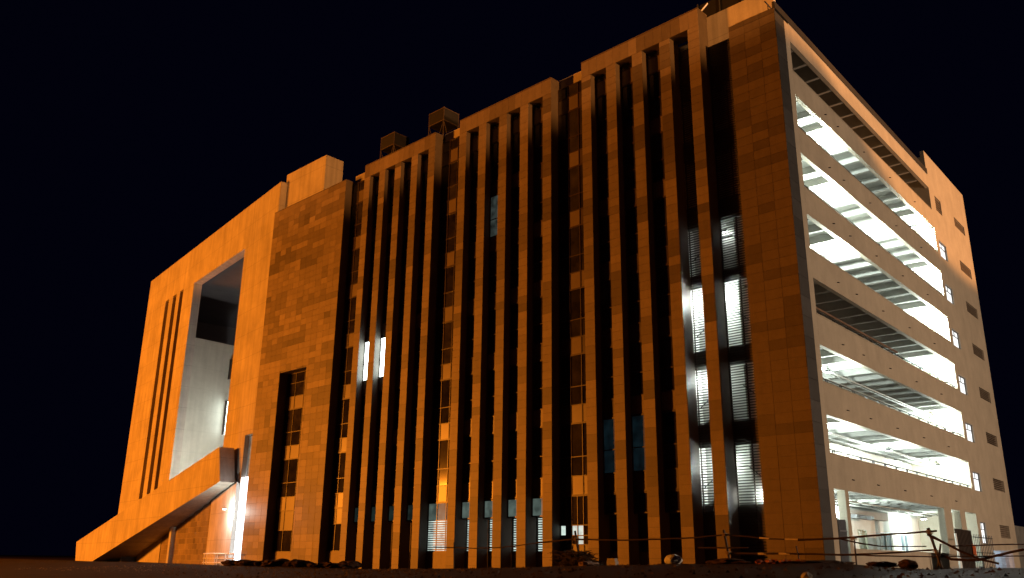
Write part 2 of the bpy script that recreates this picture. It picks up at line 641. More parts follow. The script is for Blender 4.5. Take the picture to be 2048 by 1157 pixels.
GAPS = [(-41.24, -38.5), (-29.26, -26.42), (-16.97, -14.21)]
for gi, (x0, x1) in enumerate(GAPS):
    x0 += .006
    x1 -= .006
    y = 0.80
    for k in range(7):
        z0 = SP0 - SH / 2 + k * FL
        sp = [SPDIM, SPAND, SPDIM if rw.random() < .6 else SPAND]
        if k < 6:
            window(x0, x1, y, z0, [SH, GH * .36, GH * .64], 3, [sp, GLASS, GLASS])
        else:
            window(x0, x1, y, z0, [SH, 33.0 - z0 - SH], 3, [sp, GLASS])
    MB().box(x0, x1, y - .1, y + .12, 0, 1.42).build('sill_wall', GRANITE[2], B)
    if gi == 1:
        wd = window(x0, x1, y, 1.43, [2.08, 1.205], 3, [LITSOFT, LITPALE])
    elif gi == 2:
        wd = window(x0, x1, y, 1.43, [0.42, 0.52, 0.60, 1.74], 6, [SPDIM, [GLASS, GLASS, GLASS, LITSOFT, GLASS, GLASS], [LITSOFT, GLASS, LITSOFT, LITSOFT, GLASS, LITSOFT], GLASS])
    else:
        wd = window(x0, x1, y, 1.43, [2.08, 1.205], 3, [GLASS, SPDIM])
    if gi == 1:
        lm = MB()
        for q in range(13):
            lm.box(0.06, x1 - x0 - .06, -0.12, -0.075, 0.10 + q * 0.15, 0.17 + q * 0.15)
        lm.build('louver', SLAT, wd)
    MB().box(x0, x1, 1.0, 1.3, 33.02, 33.90).build('parapet', CONC, B)

# tall recess in the tiled wall
x0, x1, y = RX0 + .004, RX1 - .004, 0.90
MB().box(x0, x1, y - .06, y + .05, 0, 1.36).build('sill_wall', GRANITE[3], B)
window(x0, x1, y, 1.37, [1.75, 1.60], 3, [GLASS, SPDIM])
for k in range(3):
    z0 = SP0 - SH / 2 + k * FL
    top = (SP0 - SH / 2 + (k + 1) * FL) if k < 2 else RZ - .01
    window(x0, x1, y, z0, [SH, 1.2, top - z0 - SH - 1.2], 3, [SPAND if k == 0 else [SPAND, SPAND, SPDIM], GLASS, GLASS])

# --- stair tower behind louvers
LB = [(-7.06, -5.75), (-4.95, -2.96)]
zs = [0.95 + 0.145 * i for i in range(210)]
slat_n = 0
rest = MB()
for (x0, x1), lim in ((LB[1], 210), (LB[0], 90)):
    me = MB().box(0, x1 - x0 - .01, 0, 0.06, 0, 0.062).mesh('louver_slat', SLAT)
    for i, z in enumerate(zs):
        if i < lim:
            link('louver_slat', me, B, (x0 + .005, 0.98 + random.uniform(-.004, .004), z + random.uniform(-.004, .004)))
        else:
            rest.box(x0 + .005, x1 - .005, 0.98, 1.04, z, z + 0.062)
rest.build('louver_slats', SLAT, B)['kind'] = 'stuff'
for x in (-3.92, -4.93, -2.98, -5.77, -7.03):
    MB().box(x - .03, x + .03, 1.045, 1.12, 0.6, 31.4).build('louver_post', BRONZE, B)
LIT = [(3.84, 6.97), (8.20, 11.35), (12.3, 16.1), (16.9, 19.85), (21.2, 24.3), (25.6, 28.6)]
SPM = mat('grey_stair_panel', (0.11, 0.115, 0.11), 0.6, 0.1, 1.2, 0.05)
prev = 0.0
for lo, hi in LIT + [(32.0, 0)]:
    MB().box(-7.24, -2.96, 1.13, 1.24, prev, lo).build('stair_spandrel', SPM, B)
    prev = hi
st = MB()
st.box(-7.24, -2.96, 1.90, 1.94, 0, 32.0)
st.box(-7.26, -7.245, 1.25, 1.89, 0, 32.0)
st.box(-2.955, -2.9, 1.07, 1.89, 0, 31.3)
st.build('stair_wall', WHITE, B)
for (lo, hi) in LIT:
    MB().box(-7.24, -2.96, 1.25, 1.89, hi + .1, hi + .3).build('stair_landing', SLABM, B)
    if lo < 18:
        fl = MB()
        fl.prism([(-7.1, lo - .2), (-5.6, lo + .9), (-5.6, lo + 1.1), (-7.1, lo)], 1.5, 1.88)
        fl.build('stair_flight', SLABM, B)
        rl = MB()
        rl.tube([(-7.1, 1.4, lo + 1.0), (-5.7, 1.4, lo + 2.0), (-4.4, 1.4, lo + 2.0), (-3.1, 1.4, lo + .9)], 0.03)
        rl.build('stair_rail', DKMET, B)

# --- concrete parapets behind the roof line above stair and end block
MB().box(-4.95, -0.5, 1.06, 1.36, 31.42, 33.55).build('parapet', CONC, B)
rs = MB()
rs.box(-6.6, -3.4, 3.0, 3.08, 33.2, 36.2)
rs.build('roof_screen', MESHM, B)
for x in (-6.6, -5.0, -3.42):
    MB().tube([(x, 2.93, 33.1), (x, 2.93, 36.3)], 0.05).build('screen_post', DKMET, B)
MB().tube([(-5.0, .55, 33.8), (-5.3, 1.9, 35.2)], 0.05).build('roof_brace', STEELW, B)

# --- penthouse box
MB().box(-53.1, -46.3, 1.0, 3.0, 33.02, 37.75).build('penthouse', CONC, B)

# --- balcony side
T_ = [6.2 + 3.65 * k for k in range(7)]
B_ = [4.5 + 3.68 * k for k in range(8)]
U0, U1 = 1.285, 28.75
jam = MB(S)
jam.box(U0, 1.93, -0.28, -0.002, 0.0, 31.2)
jam.build('corner_pier', PLAST, B)
for k in range(7):
    bd = MB(S)
    bd.box(1.932, U1 - .002, -0.25, 0, B_[k], T_[k])
    par = bd.build('balcony_parapet', PLAST, B)
    MB(S).box(1.932, U1 - .002, -0.27, 0.02, T_[k] + .001, T_[k] + .06).build('parapet_cap', PLAST, par)
    for u in (4.6 + .3 * k, 8.4, 13.0, 18.2, 23.8):
        d = MB(S)
        d.tube([(u, 0.0, B_[k] + .62), (u, 0.13, B_[k] + .58)], 0.032)
        d.build('drain_spout', DKMET, par)
    MB(S).box(1.932, U1 - .002, -4.0, -0.252, T_[k] - 1.08, T_[k] - 0.95).build('floor_slab', SLABM, B)
    for q in range(14):
        u = 3.0 + 1.985 * q - .1
        if u < 28.4:
            MB(S).box(u, u + 0.22, -3.99, -0.253, B_[k] + 0.02, T_[k] - 1.082).build('ceiling_beam', SLABM, B)
MB(S).box(1.932, U1 - .002, -0.25, 0, 30.1, 31.2).build('roof_beam', PLAST, B)
MB(S).box(1.9, U1 + .1, -4.2, -0.01, 31.21, 31.33).build('roof_slab', SLABM, B)
MB(S).box(0.0, U1 + .1, -0.12, 0.05, 31.335, 31.78).build('roof_fascia', GDARK[0], B)
MB(S).tube([(0.2, -0.6, 32.15), (28.6, -0.6, 32.15)], 0.04).build('roof_rail', DKMET, B)
for q in range(12):
    u = 0.6 + 2.5 * q
    MB(S).tube([(u, -0.6, 31.33), (u, -0.6, 32.15)], 0.03).build('roof_rail_post', DKMET, B)
for q in range(14):
    u = 3.0 + 1.985 * q - .1
    if u < 28.4:
        MB(S).box(u, u + 0.22, -3.99, -0.253, 30.12, 31.2).build('ceiling_beam', SLABM, B)
# ground slab, back wall, end walls
MB(S).box(1.932, U1 - .002, -4.0, -0.01, 0.3, 0.86).build('floor_slab', SLABM, B)
doors = []
wins = []
for k in range(8):
    fz = 0.86 if k == 0 else T_[k - 1] - 0.95
    for u in ((15.9, 17.5), (6.0, 7.1)):
        doors.append((u[0], u[1], fz + .001, fz + 2.2))
    for u in ((9.5, 11.6), (20.0, 22.4), (24.2, 26.0)):
        wins.append((u[0], u[1], fz + 0.95, fz + 2.15))
bw = MB(S)
holes_wall(bw, 1.932, U1 - .002, -4.22, -4.0, 0, 31.2, doors + wins)
bw.build('corridor_wall', WHITE, B)
for i, (a, b, c, d) in enumerate(doors):
    dr = MB(S).box(a + .06, b - .06, -4.16, -4.10, c, d - .06)
    dr.box(a + .001, a + .06, -4.2, -3.98, c, d)
    dr.box(b - .06, b - .001, -4.2, -3.98, c, d)
    dr.box(a + .06, b - .06, -4.2, -3.98, d - .06, d - .001)
    dr = dr.build('door', DOORM, B)
    MB(S).tube([(b - .2, -4.05, c + 1.0), (b - .2, -4.05, c + 1.15)], 0.02).build('handle', DKMET, dr)
for i, (a, b, c, d) in enumerate(wins):
    wn = MB(S)
    for q in (a + .03, (a + b) / 2, b - .03):
        wn.box(q - .03, q + .03, -4.18, -4.02, c, d)
    wn.box(a + .06, (a + b) / 2 - .03, -4.17, -4.03, c + .001, c + .06)
    wn.box((a + b) / 2 + .03, b - .06, -4.17, -4.03, c + .001, c + .06)
    wn.box(a + .06, (a + b) / 2 - .03, -4.17, -4.03, d - .06, d - .001)
    wn.box((a + b) / 2 + .03, b - .06, -4.17, -4.03, d - .06, d - .001)
    wn = wn.build('corridor_window', STEELW, B)
    for q in (0, 1):
        p0 = a + .06 + q * (b - a) / 2
        MB(S).box(p0, p0 + (b - a) / 2 - .1, -4.11, -4.09, c + .06, d - .06).build('pane', mat('bluish_glass', (0.12, 0.17, 0.20), 0.15, 0.2, 1.0) if i == 0 and q == 0 else bpy.data.materials['bluish_glass'], wn)
MB(S).box(1.70, 1.928, -4.22, -0.29, 0, 31.2).build('corridor_end_wall', WHITE, B)

MB(S).box(2.0, 20.6, -3.95, -3.55, 3.72, 4.28).build('air_duct', SLABM, B)
MB(S).box(13.5, 16.5, -3.5, -3.1, 3.62, 3.85).build('cable_box', DKMET, B)
for u in (3.2, 12.4, 19.2):
    MB(S).box(u, u + .35, -3.99, -3.8, 0.87, 3.7).build('wall_pilaster', SLABM, B)
# piers and low wall on the ground floor
for a, b in ((3.42, 3.90), (20.82, 22.50), (24.60, 25.88)):
    MB(S).box(a, b, -0.42, -0.012, 0, B_[0] - .002).build('ground_pier', PLAST, B)
MB(S).box(3.902, 20.818, -0.24, -0.006, 0, 1.66).build('low_wall', PLAST, B)
# hand rails on the parapets
for k in (0, 1, 2, 4, 5):
    z = T_[k] + .062
    hr = MB(S).tube([(2.05, -0.10, z + .19), (28.6, -0.10, z + .19)], 0.035)
    hr = hr.build('handrail', DKMET, B)
    for q in range(14):
        for e in (0, .22):
            u = 2.5 + 1.95 * q + e
            MB(S).box(u, u + .05, -0.125, -0.075, z, z + .16).build('rail_post', DKMET, hr)
# pipes under the corridor ceilings
for k in (0, 1, 2, 4):
    z = B_[k] - .18
    MB(S).tube([(3.0, -1.9, z), (28.3, -1.9, z)], 0.045).build('ceiling_pipe', PVC, B)
    MB(S).tube([(3.0, -2.25, z + .05), (28.3, -2.25, z + .05)], 0.03).build('ceiling_pipe', PVC, B)
    MB(S).box(3.2, 28.0, -3.1, -2.8, z - .02, z + .03).build('cable_tray', PVC, B)
z = T_[3] - 0.95
MB(S).tube([(2.1, -0.45, 14.2), (16.5, -0.45, 14.2)], 0.06).build('ceiling_pipe', RUSTY, B)
MB(S).tube([(2.1, -0.6, 13.75), (16.2, -0.6, 13.75)], 0.07).build('ceiling_pipe', DKMET, B)

# --- solid end tower on the balcony side
UT0, UT1, ZT = 28.755, 40.5, 33.4
holes = [(25.92 + 0.0, 28.2, 0, 4.45)]
wl = []
for k in range(8):
    zb = T_[k] if k < 6 else None
    if k < 6:
        wl.append((29.55, 31.6, T_[k], T_[k] + 1.36))
lv = [(35.55, 39.1, T_[k] + .42, T_[k] + 1.32) for k in range(6)] + [(35.4, 38.5, 3.0, 3.95), (35.8, 39.1, 28.95, 29.8)]
gw = [(29.6, 31.1, 2.45, 3.95)]
top = [(30.2, 31.9, 28.6, 29.9)]
tower = MB(S)
holes_wall(tower, UT0, UT1, -0.30, 0.0, 0, ZT, wl + lv + gw + top)
tower.build('tower_wall', PLAST, B)
tb = MB(S)
tb.box(UT0, UT1, -9, -8.7, 0, ZT - .5)
tb.box(UT1 - .3, UT1, -8.7, -0.302, 0, ZT)
tb.box(UT0, UT0 + .25, -8.7, -0.302, 0, ZT - .5)
tb.box(UT0 + .26, UT1 - .31, -8.69, -0.8, ZT - .8, ZT - .6)
tb.build('tower_wall', PLAST, B)
MB(S).box(UT0 + .26, UT1 - .31, -1.2, -1.1, 0, ZT - .81).build('tower_inner_wall', WHITE, B)
for (a, b, c, d) in wl + gw:
    wn = MB(S)
    zt = c + (d - c) * 0.66
    for q in (a + .025, b - .025):
        wn.box(q - .025, q + .025, -0.20, -0.10, c, d)
    wn.box((a + b) / 2 - .025, (a + b) / 2 + .025, -0.19, -0.11, zt, d - .05)
    for q in (c + .025, zt, d - .025):
        wn.box(a + .05, b - .05, -0.20, -0.10, q - .025, q + .025)
    wn = wn.build('tower_window', BRONZE, B)
    MB(S).box(a + .05, b - .05, -0.165, -0.145, c + .05, zt - .025).build('pane', LITCORR, wn)
    MB(S).box(a + .05, (a + b) / 2 - .025, -0.165, -0.145, zt + .025, d - .05).build('pane', LITCORR, wn)
    MB(S).box((a + b) / 2 + .025, b - .05, -0.165, -0.145, zt + .025, d - .05).build('pane', LITCORR, wn)
for (a, b, c, d) in lv + top:
    lm = MB(S)
    lm.box(a + .001, b - .001, -0.28, -0.25, c, d)
    lm = lm.build('wall_vent', VENTM, B)
    n = 6
    for q in range(n):
        z0 = c + (d - c) * (q + .15) / n
        MB(S).box(a + .002, b - .002, -0.20, -0.06, z0, z0 + .05).build('vent_slat', VENTM, lm)

# --- concrete portal at the left end
SLOTS = [(32.95, 34.35, 7.4, 32.1), (30.0, 31.4, 7.8, 32.1), (27.45, 28.75, 8.2, 32.1)]
fr = MB(F)
holes_wall(fr, 0.0, 8.05, -0.95, 0.0, 0, 36.8, [(0.6, 2.62, 0, 11.8), (2.62, 8.05, -1, 7.2)])
fr.box(8.05, 23.65, -0.95, 0.0, 31.92, 36.8)
holes_wall(fr, 23.65, 33.0, -0.95, 0.0, 5.0, 36.8, SLOTS)
holes_wall(fr, 33.0, 42.5, -0.95, 0.0, 3.4, 36.8, SLOTS)
fr = fr.build('concrete_portal', CONC, B)
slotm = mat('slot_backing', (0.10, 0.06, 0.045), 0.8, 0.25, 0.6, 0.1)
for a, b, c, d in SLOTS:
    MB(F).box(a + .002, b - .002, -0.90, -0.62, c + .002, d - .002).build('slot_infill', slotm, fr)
# the wall under the ramp stands a few degrees further back
LD = (DF * 41.0 - NF * 3.2).normalized()
LN = Vector((-LD.y, LD.x, 0))
if LN.y > 0:
    LN = -LN
L0 = F(3.0, 0.2, 0)

def LW(a, o, z):
    return L0 + LD * a + LN * o + Z3 * z
lowm = MB(LW)
lowm.prism([(-0.3, 0), (44, 0), (44, 0.05), (-0.3, 7.4)], -0.5, -0.04)
lowm.build('lower_wall', CONC, B)
lowm = MB(LW)
lowm.prism([(-0.35, 0), (7.3, 0), (7.3, 6.2), (-0.35, 7.5)], -0.039, 0.10)
lowm.build('concrete_pier', CONC, B)
lowm = MB(LW)
lowm.prism([(27.0, 0), (42, 0), (42, 0.3), (27.0, 3.0)], -0.039, 0.02)
lowm.build('lower_wall', CONC, B)
nc = 24
cw = (26.8 - 7.35) / nc
sh = patch_shades(nc, 14, 60, 21)
for i in range(nc):
    for j in range(13):
        a0 = 7.35 + i * cw
        if (j + 1) * TH < 6.75 - .172 * (a0 + cw - 3.4) + .6:
            tile(LW, a0, a0 + cw, j * TH, (j + 1) * TH, sh[i][j], None, False, 0.03, 0.0)
MB(LW).box(26.81, 26.98, -0.039, 0.03, 0, 2.4).build('corner_groove', DKMET, B)
# sloping ramp flank
rp = MB(F)
rp.prism([(4.45, 10.75), (54.6, 2.62), (53.6, 0.0), (46.0, 0.0), (3.35, 7.5)], 0.225, 1.65)
rp.build('ramp_flank', CONC, B)
rp = MB(F)
rp.prism([(3.6, 7.85), (46.5, .31), (46.5, .02), (3.6, 7.53)], -5.2, 0.224)
rp.build('ramp_soffit', CONC, B)
# lit entrance slot
lw = MB(F)
for q in (0.64, 2.58):
    lw.box(q - .04, q + .04, -0.60, -0.40, 0, 11.78)
lw.box(.68, 2.54, -0.60, -0.40, 7.9, 8.0)
lw = lw.build('entrance_window', STEELW, B)
MB(F).box(.68, 2.60, -0.10, -0.06, 0.0, 7.9).build('pane', LITWHITE, lw)
MB(F).box(.68, 2.54, -0.52, -0.49, 8.0, 11.75).build('pane', LITPALE, lw)

# courtyard behind the portal
J = F(23.65, -0.95, 0)

def K(u, w, z):            # along the courtyard wall, outward, up
    return J + SU * u + SN * w + Z3 * z
MB(K).box(0.0, 5.29, -0.4, -0.002, 0, 25.42).build('courtyard_wall', CONC2, B)
holes = [(0.3, 1.9, 19.9, 22.6), (0.3, 1.9, 14.6, 17.9), (0.3, 1.9, 10.2, 13.0)]
MB(F).box(0.0, 42.4, -27.0, -0.96, 32.2, 32.5).build('sky_screen_top', SKYSCREEN, B)  # this and the next two are added slabs standing in for grey sky
MB(F).box(42.05, 42.4, -27.0, -0.96, 0, 32.19).build('sky_screen_side', SKYSCREEN, B)
MB(F).box(0.0, 42.04, -27.0, -26.7, 0, 32.19).build('sky_screen_rear', SKYSCREEN, B)
for c, d, m in ((21.2, 23.6, GLASS), (14.6, 18.6, LITWIN), (9.6, 12.6, GLASS)):
    wn = MB(K).box(4.75, 4.80, 0.0, 0.5, c, d).box(4.75, 4.80, 1.2, 1.3, c, d).box(4.76, 4.79, 0.5, 1.2, c + 1.1, c + 1.2).box(4.76, 4.79, .5, 1.2, d - .1, d)
    wn = wn.build('side_window', BRONZE, B)
    MB(K).box(4.80, 4.83, 0.5, 1.2, c, d).build('pane', m, wn)

# all granite tiles past the first 300, as one part
STUFF.T = I
STUFF.build('stone_tiles', STUFF_MATS, B)['kind'] = 'stuff'

# ------------------------------------------------------------------ lamps inside the building
def floodlight(frame, a, b, c, watts, label, color=COOL, drop=0.5, size=0.16):
    p = frame(a, b, c)
    t = thing('floodlight', label, 'lamp', p)
    h = MB().box(-0.17, 0.17, -0.10, 0.10, 0.05, 0.16)
    h.build('housing', DKMET, t)
    MB().box(-0.15, 0.15, -0.08, 0.08, 0.02, 0.047).build('lens', LENS, t)
    MB().tube([(0, 0, 0.16), (0, 0, 0.16 + drop)], 0.015).build('stem', DKMET, t)
    lamp('bulb', (0, 0, -0.12), watts, color, size, parent=t)
    return t

LAMPS = [
    (7.4, -.8, 25.95, 3600, 'white floodlight glaring at the near end of the second balcony from the top'),
    (25.6, -.8, 25.80, 3600, 'white floodlight glaring at the far end of the second balcony from the top'),
    (7.4, -.8, 22.45, 6000, 'white floodlight glaring at the near end of the third balcony from the top'),
    (16.5, -1.6, 22.45, 4500, 'white floodlight under the ceiling midway along the third balcony from the top'),
    (27.0, -.8, 22.35, 5000, 'white floodlight glaring at the far end of the third balcony from the top'),
    (7.8, -.8, 18.85, 4200, 'white floodlight near the front end of the fourth balcony from the top'),
    (25.8, -.8, 18.50, 3800, 'white floodlight glaring at the far end of the fourth balcony from the top'),
    (26.4, -1.8, 14.90, 3000, 'white floodlight at the far end of the otherwise dark balcony above the middle'),
    (6.8, -1.5, 11.35, 1900, 'white floodlight at the near end of the third balcony from the ground'),
    (26.6, -1.5, 11.20, 1900, 'white floodlight at the far end of the third balcony from the ground'),
    (5.4, -1.5, 7.75, 1900, 'white floodlight at the near end of the lowest balcony'),
    (15.6, -1.4, 7.75, 1900, 'white floodlight midway along the lowest balcony'),
    (26.2, -1.5, 7.70, 1400, 'white floodlight at the far end of the lowest balcony'),
    (11.4, -3.0, 3.75, 1300, 'white floodlight under the ground floor ceiling beyond the low wall'),
    (24.6, -2.4, 3.95, 800, 'white floodlight under the ground floor ceiling among the far piers'),
    (2.9, -2.2, 4.05, 800, 'white floodlight under the ground floor ceiling behind the sheet metal gate'),
]
for a, b, c, wts, lab in LAMPS:
    floodlight(S, a, b, c, wts, lab, drop=0.42)
STAIR = [(-3.9, 1.62, 6.2, 420, 'white stair lamp behind the lowest lit louvers beside the corner wall'),
         (-5.9, 1.62, 6.2, 300, 'white stair lamp behind the lowest lit louvers left of the last fin'),
         (-3.5, 1.62, 10.9, 420, 'white stair lamp behind the second lit louvers from the ground'),
         (-3.8, 1.60, 15.6, 2800, 'glaring stair lamp behind the brightest louvers beside the corner wall'),
         (-5.85, 1.45, 15.5, 1300, 'glaring stair lamp behind the brightest louvers left of the last fin'),
         (-6.4, 1.62, 10.9, 260, 'white stair lamp behind the second lit louvers left of the last fin'),
         (-3.3, 1.45, 4.4, 420, 'small white stair lamp low behind the lowest lit louvers'),
         (-5.0, 1.62, 19.3, 20, 'dim stair lamp behind the topmost lit louvers')]
for a, b, c, wts, lab in STAIR:
    floodlight(I, a, b, c, wts, lab, drop=0.3, size=0.1)
floodlight(F, 11.5, -2.6, 9.0, 7200, 'white floodlight in the courtyard behind the concrete portal', (1.0, 0.98, 0.86), drop=0.5)
floodlight(F, 2.75, 1.15, 5.0, 900, 'small white floodlight beside the lit entrance slot', drop=0.25)

# ------------------------------------------------------------------ rooftop tank stands
def tank_stand(x, y, zb, zm, zt, label, w=1.95, d=1.75):
    t = thing('roof_tank_stand', label, 'tank stand', (x, y, zb))
    h1, h2 = zm - zb, zt - zb
    for px, py in ((0, 0), (-w, 0), (-w, d), (0, d)):
        MB().tube([(px, py, 0), (px, py, h2 + .08)], 0.045).build('leg', TANKF, t)
    for hz in (h1, h2):
        fr = MB()
        fr.tube([(-w, 0, hz), (0, 0, hz)], 0.04)
        fr.tube([(-w, d, hz), (0, d, hz)], 0.04)
        fr.tube([(-w, 0, hz), (-w, d, hz)], 0.04)
        fr.tube([(0, 0, hz), (0, d, hz)], 0.04)
        fr.build('rim', TANKF, t)
    for a in ((-w + .06, -.06, -.02, .02), (-w + .06, -.06, d - .02, d + .02), (-.02, .02, .06, d - .06), (-w - .02, -w + .02, .06, d - .06)):
        MB().box(a[0], a[1], a[2], a[3], h1 + .05, h2 - .05).build('side_sheet', MESHM, t)
    br = MB()
    for p, q in (((0, 0, 0), (0, d, h1)), ((0, d, 0), (0, 0, h1)), ((-w, 0, 0), (0, 0, h1)), ((0, 0, 0), (-w, 0, h1))):
        br.tube([p, q], 0.02, 5)
    br.build('brace', TANKF, t)
    MB().box(-w + .04, -.04, .04, d - .04, h1 - .04, h1 + .02).build('platform', MESHM, t)
    return t
tank_stand(-39.85, 4, 33.0, 37.85, 39.07, 'sheet metal tank on a braced stand on the roof, nearer the concrete penthouse')
tank_stand(-32.95, 4, 33.0, 37.85, 39.05, 'sheet metal tank on a braced roof stand, farther from the concrete penthouse')

# ------------------------------------------------------------------ gates, sheets and objects at the ground floor of the balcony side
def bar_gate(name, label, u0, u1, w, z0, z1, m, pitch=0.14, cat='gate'):
    t = thing(name, label, cat, S(u0, w, z0))
    o = t.location.copy()
    G = lambda a, b, c: S(a, b, c) - o
    f = MB(G)
    for z in (z0 + .1, (z0 + z1) / 2, z1 - .18):
        f.box(u0, u1, w - .02, w + .02, z - .025, z + .025)
    f.build('rail', m, t)
    n = int((u1 - u0) / pitch)
    for i in range(n + 1):
        u = u0 + i * pitch
        MB(G).box(u - .015, u + .015, w + .021, w + .05, z0, z1).build('bar', m, t)
    return t

g = thing('sheet_metal_gate', 'blue grey ribbed metal gate standing open beside the dark granite corner', 'gate', S(2.3, -0.15, 0.86))
o_ = g.location.copy()
G = lambda a, b, c: S(a, b, c) - o_
MB(G).box(2.30, 3.36, -0.16, -0.13, 0.86, 3.05).build('sheet', BLUEM, g)
for i in range(9):
    u = 2.36 + i * .117
    MB(G).box(u, u + .05, -0.128, -0.09, 0.88, 3.03).build('rib', BLUEM, g)
MB(G).box(2.30, 3.36, -0.088, -0.05, 2.45, 2.52).build('crossbar', BLUEM, g)
MB(G).box(2.14, 2.29, -0.20, -0.08, 0.86, 3.1).build('gate_post', DKMET, g)

g = thing('sheet_metal_gate', 'dark brown sheet metal gate leaf before the far ground floor piers', 'gate', S(16.8, 1.5, 0.6))
o2 = g.location.copy()
G2 = lambda a, b, c: S(a, b, c) - o2
MB(G2).box(16.8, 20.5, 1.47, 1.5, 0.6, 3.05).build('sheet', BROWNM, g)
for i in range(12):
    u = 16.9 + i * .31
    MB(G2).box(u, u + .07, 1.502, 1.54, 0.62, 3.03).build('rib', BROWNM, g)
bar_gate('bar_fence', 'dark vertical bar railing between the brown gate leaf and the far window', 20.8, 25.8, 1.5, 0.6, 2.85, DKMET, .42, 'railing')

pp = thing('white_pole', 'thin white pole standing on the left of the brown gate leaf', 'pole', S(16.5, 1.6, 0.5))
o3 = pp.location.copy()
MB(lambda a, b, c: S(a, b, c) - o3).tube([(16.62, 1.6, 0.5), (16.4, 1.6, 2.75)], 0.07).build('shaft', STEELW, pp)
MB(lambda a, b, c: S(a, b, c) - o3).tube([(16.95, 1.6, 0.5), (16.85, 1.6, 1.35)], 0.035).build('stub', STEELW, pp)
oc = MB(S)
for i in range(5):
    oc.box(20.0 + i * .14, 20.14 + i * .14, 1.56 + .03 * (i % 2), 1.60 + .03 * (i % 2), 1.6 - .03 * i, 2.2 - .02 * i)
tag(oc.build('orange_cloth', ORANGEC), 'orange cloth hanging at the right edge of the brown gate leaf', 'cloth')

def drum(label, p, r, h, m):
    t = thing('drum', label, 'drum', p)
    MB().tube([(0, 0, 0), (0, 0, h * .32), (0, 0, h * .33), (0, 0, h * .35), (0, 0, h * .36), (0, 0, h * .64), (0, 0, h * .65), (0, 0, h * .67), (0, 0, h * .68), (0, 0, h)],
              [r, r, r * 1.05, r * 1.05, r, r, r * 1.05, r * 1.05, r, r], 16).build('barrel', m, t)
    MB().tube([(0, 0, h + .001), (0, 0, h + .03)], r * 1.04, 16).build('lid', m, t)
    return t
drum('pale blue drum standing by the far end of the balcony side', S(28.2, 1.5, 0.55), 0.6, 1.35, BLUEP)

# boundary wall far right
bwal = MB(S)
bwal.box(41.2, 120.0, -6.0, -5.7, 0, 5.2)
tag(bwal.build('boundary_wall', BOUND), 'grey boundary wall beyond the right end of the building', 'wall')

# white ramp railing in front of the lit entrance
t = thing('ramp_railing', 'white tubular railing before the lit entrance slot', 'railing', F(7.3, 0.95, 0.2))
o4 = t.location.copy()
RF = lambda a, b, c: F(a, b, c) - o4
for z in (0.40, 0.78, 1.18):
    MB(RF).tube([(7.4, 0.95, z), (-0.4, 0.95, z)], 0.05 if z < 1 else 0.06, 8).build('rail', STEELW, t)
for s in (7.2, 6.5, 4.4, 3.9, 1.9, 1.3, 0.0):
    MB(RF).tube([(s, 0.95, 0.05), (s, 0.95, 1.15)], 0.05, 8).build('post', STEELW, t)

# ------------------------------------------------------------------ bamboo fence on the earth ridge
fence = thing('bamboo_fence', 'makeshift fence of lashed bamboo poles along the earth ridge in front of the building', 'fence', (-0.5, -8, 0.8))
o5 = Vector((-0.5, -8, 0.8))
FB = lambda a, b, c: Vector((a, b, c)) - o5

def pole(pts, r, m=BAMBOO, name='rail', dy=0.0):
    P = []
    for i in range(len(pts) - 1):
        (x0, z0), (x1, z1) = pts[i], pts[i + 1]
        n = max(2, int(math.hypot(x1 - x0, z1 - z0) / 0.45))
        for k in range(n):
            t_ = k / n
            P.append((x0 + (x1 - x0) * t_, -8 + dy, z0 + (z1 - z0) * t_ + random.uniform(-.008, .008)))
    P.append((pts[-1][0], -8 + dy, pts[-1][1]))
    n = len(P)
    rad = [r * (1.1 - 0.3 * i / n) for i in range(n)]
    MB(FB).tube(P, rad, 7, knots=0.12).build(name, m, fence)

RAILS = [([(-18.7, 1.55), (-15.4, 1.49), (-13.5, 1.52), (-10.8, 1.75)], .028, 0.05), ([(-11.0, 1.74), (-8.58, 1.89), (-5.66, 1.83), (-2.25, 1.89), (-.28, 2.03)], .036, -0.06),
         ([(-0.52, 2.01), (0.57, 1.92), (1.0, 1.87)], .032, 0.05), ([(1.35, 1.84), (2.1, 1.81)], .026, 0.05), ([(2.65, 1.79), (4.29, 1.83), (5.79, 1.93), (7.8, 2.05)], .040, -0.06),
         ([(-1.9, 1.5), (-.8, 1.5), (0.42, 1.5)], .03, 0.05), ([(-0.57, 1.28), (0.74, 1.27), (2.65, 1.27), (4.23, 1.24), (4.98, 1.26), (6.44, 1.34), (7.61, 1.42)], .038, 0.06),
         ([(4.29, 1.8), (5.03, 1.65), (5.75, 1.54), (7.35, 1.54)], .024, 0.05), ([(4.61, 1.23), (7.78, 1.19), (10.39, 1.23), (13.5, 1.3)], .022, 0.09),
         ([(7.49, 1.94), (7.93, 1.7), (8.53, 1.36), (9.05, 1.13), (9.64, .98)], .045, -0.12), ([(7.6, 1.34), (8.09, 1.11), (8.89, 1.08), (9.53, 1.23), (10.43, 1.45), (12.9, 1.95)], .045, 0.12),
         ([(8.15, 1.54), (10.45, 1.6), (13.5, 1.66)], .022, 0.05)]
for pts, r, dy in RAILS:
    pole(pts, r, dy=dy)
for pts in ([(0.96, 1.875), (1.38, 1.84)], [(2.05, 1.81), (2.70, 1.80)]):
    pole(pts, .034, PALEPT, dy=0.05)
for pts in ([(0.85, 1.27), (1.25, 1.27)], [(1.75, 1.27), (2.2, 1.27)]):
    pole(pts, .041, PALEPT, dy=0.06)
POSTS = [[(-17.0, 1.8), (-16.93, .2)], [(-8.57, 2.28), (-8.2, .4)], [(-.62, 2.21), (-.34, .5)], [(7.5, 2.15), (7.86, .5)], [(7.85, 1.62), (7.59, .5)], [(4.83, 1.87), (4.81, .6)], [(2.51, 1.57), (2.66, .6)]]
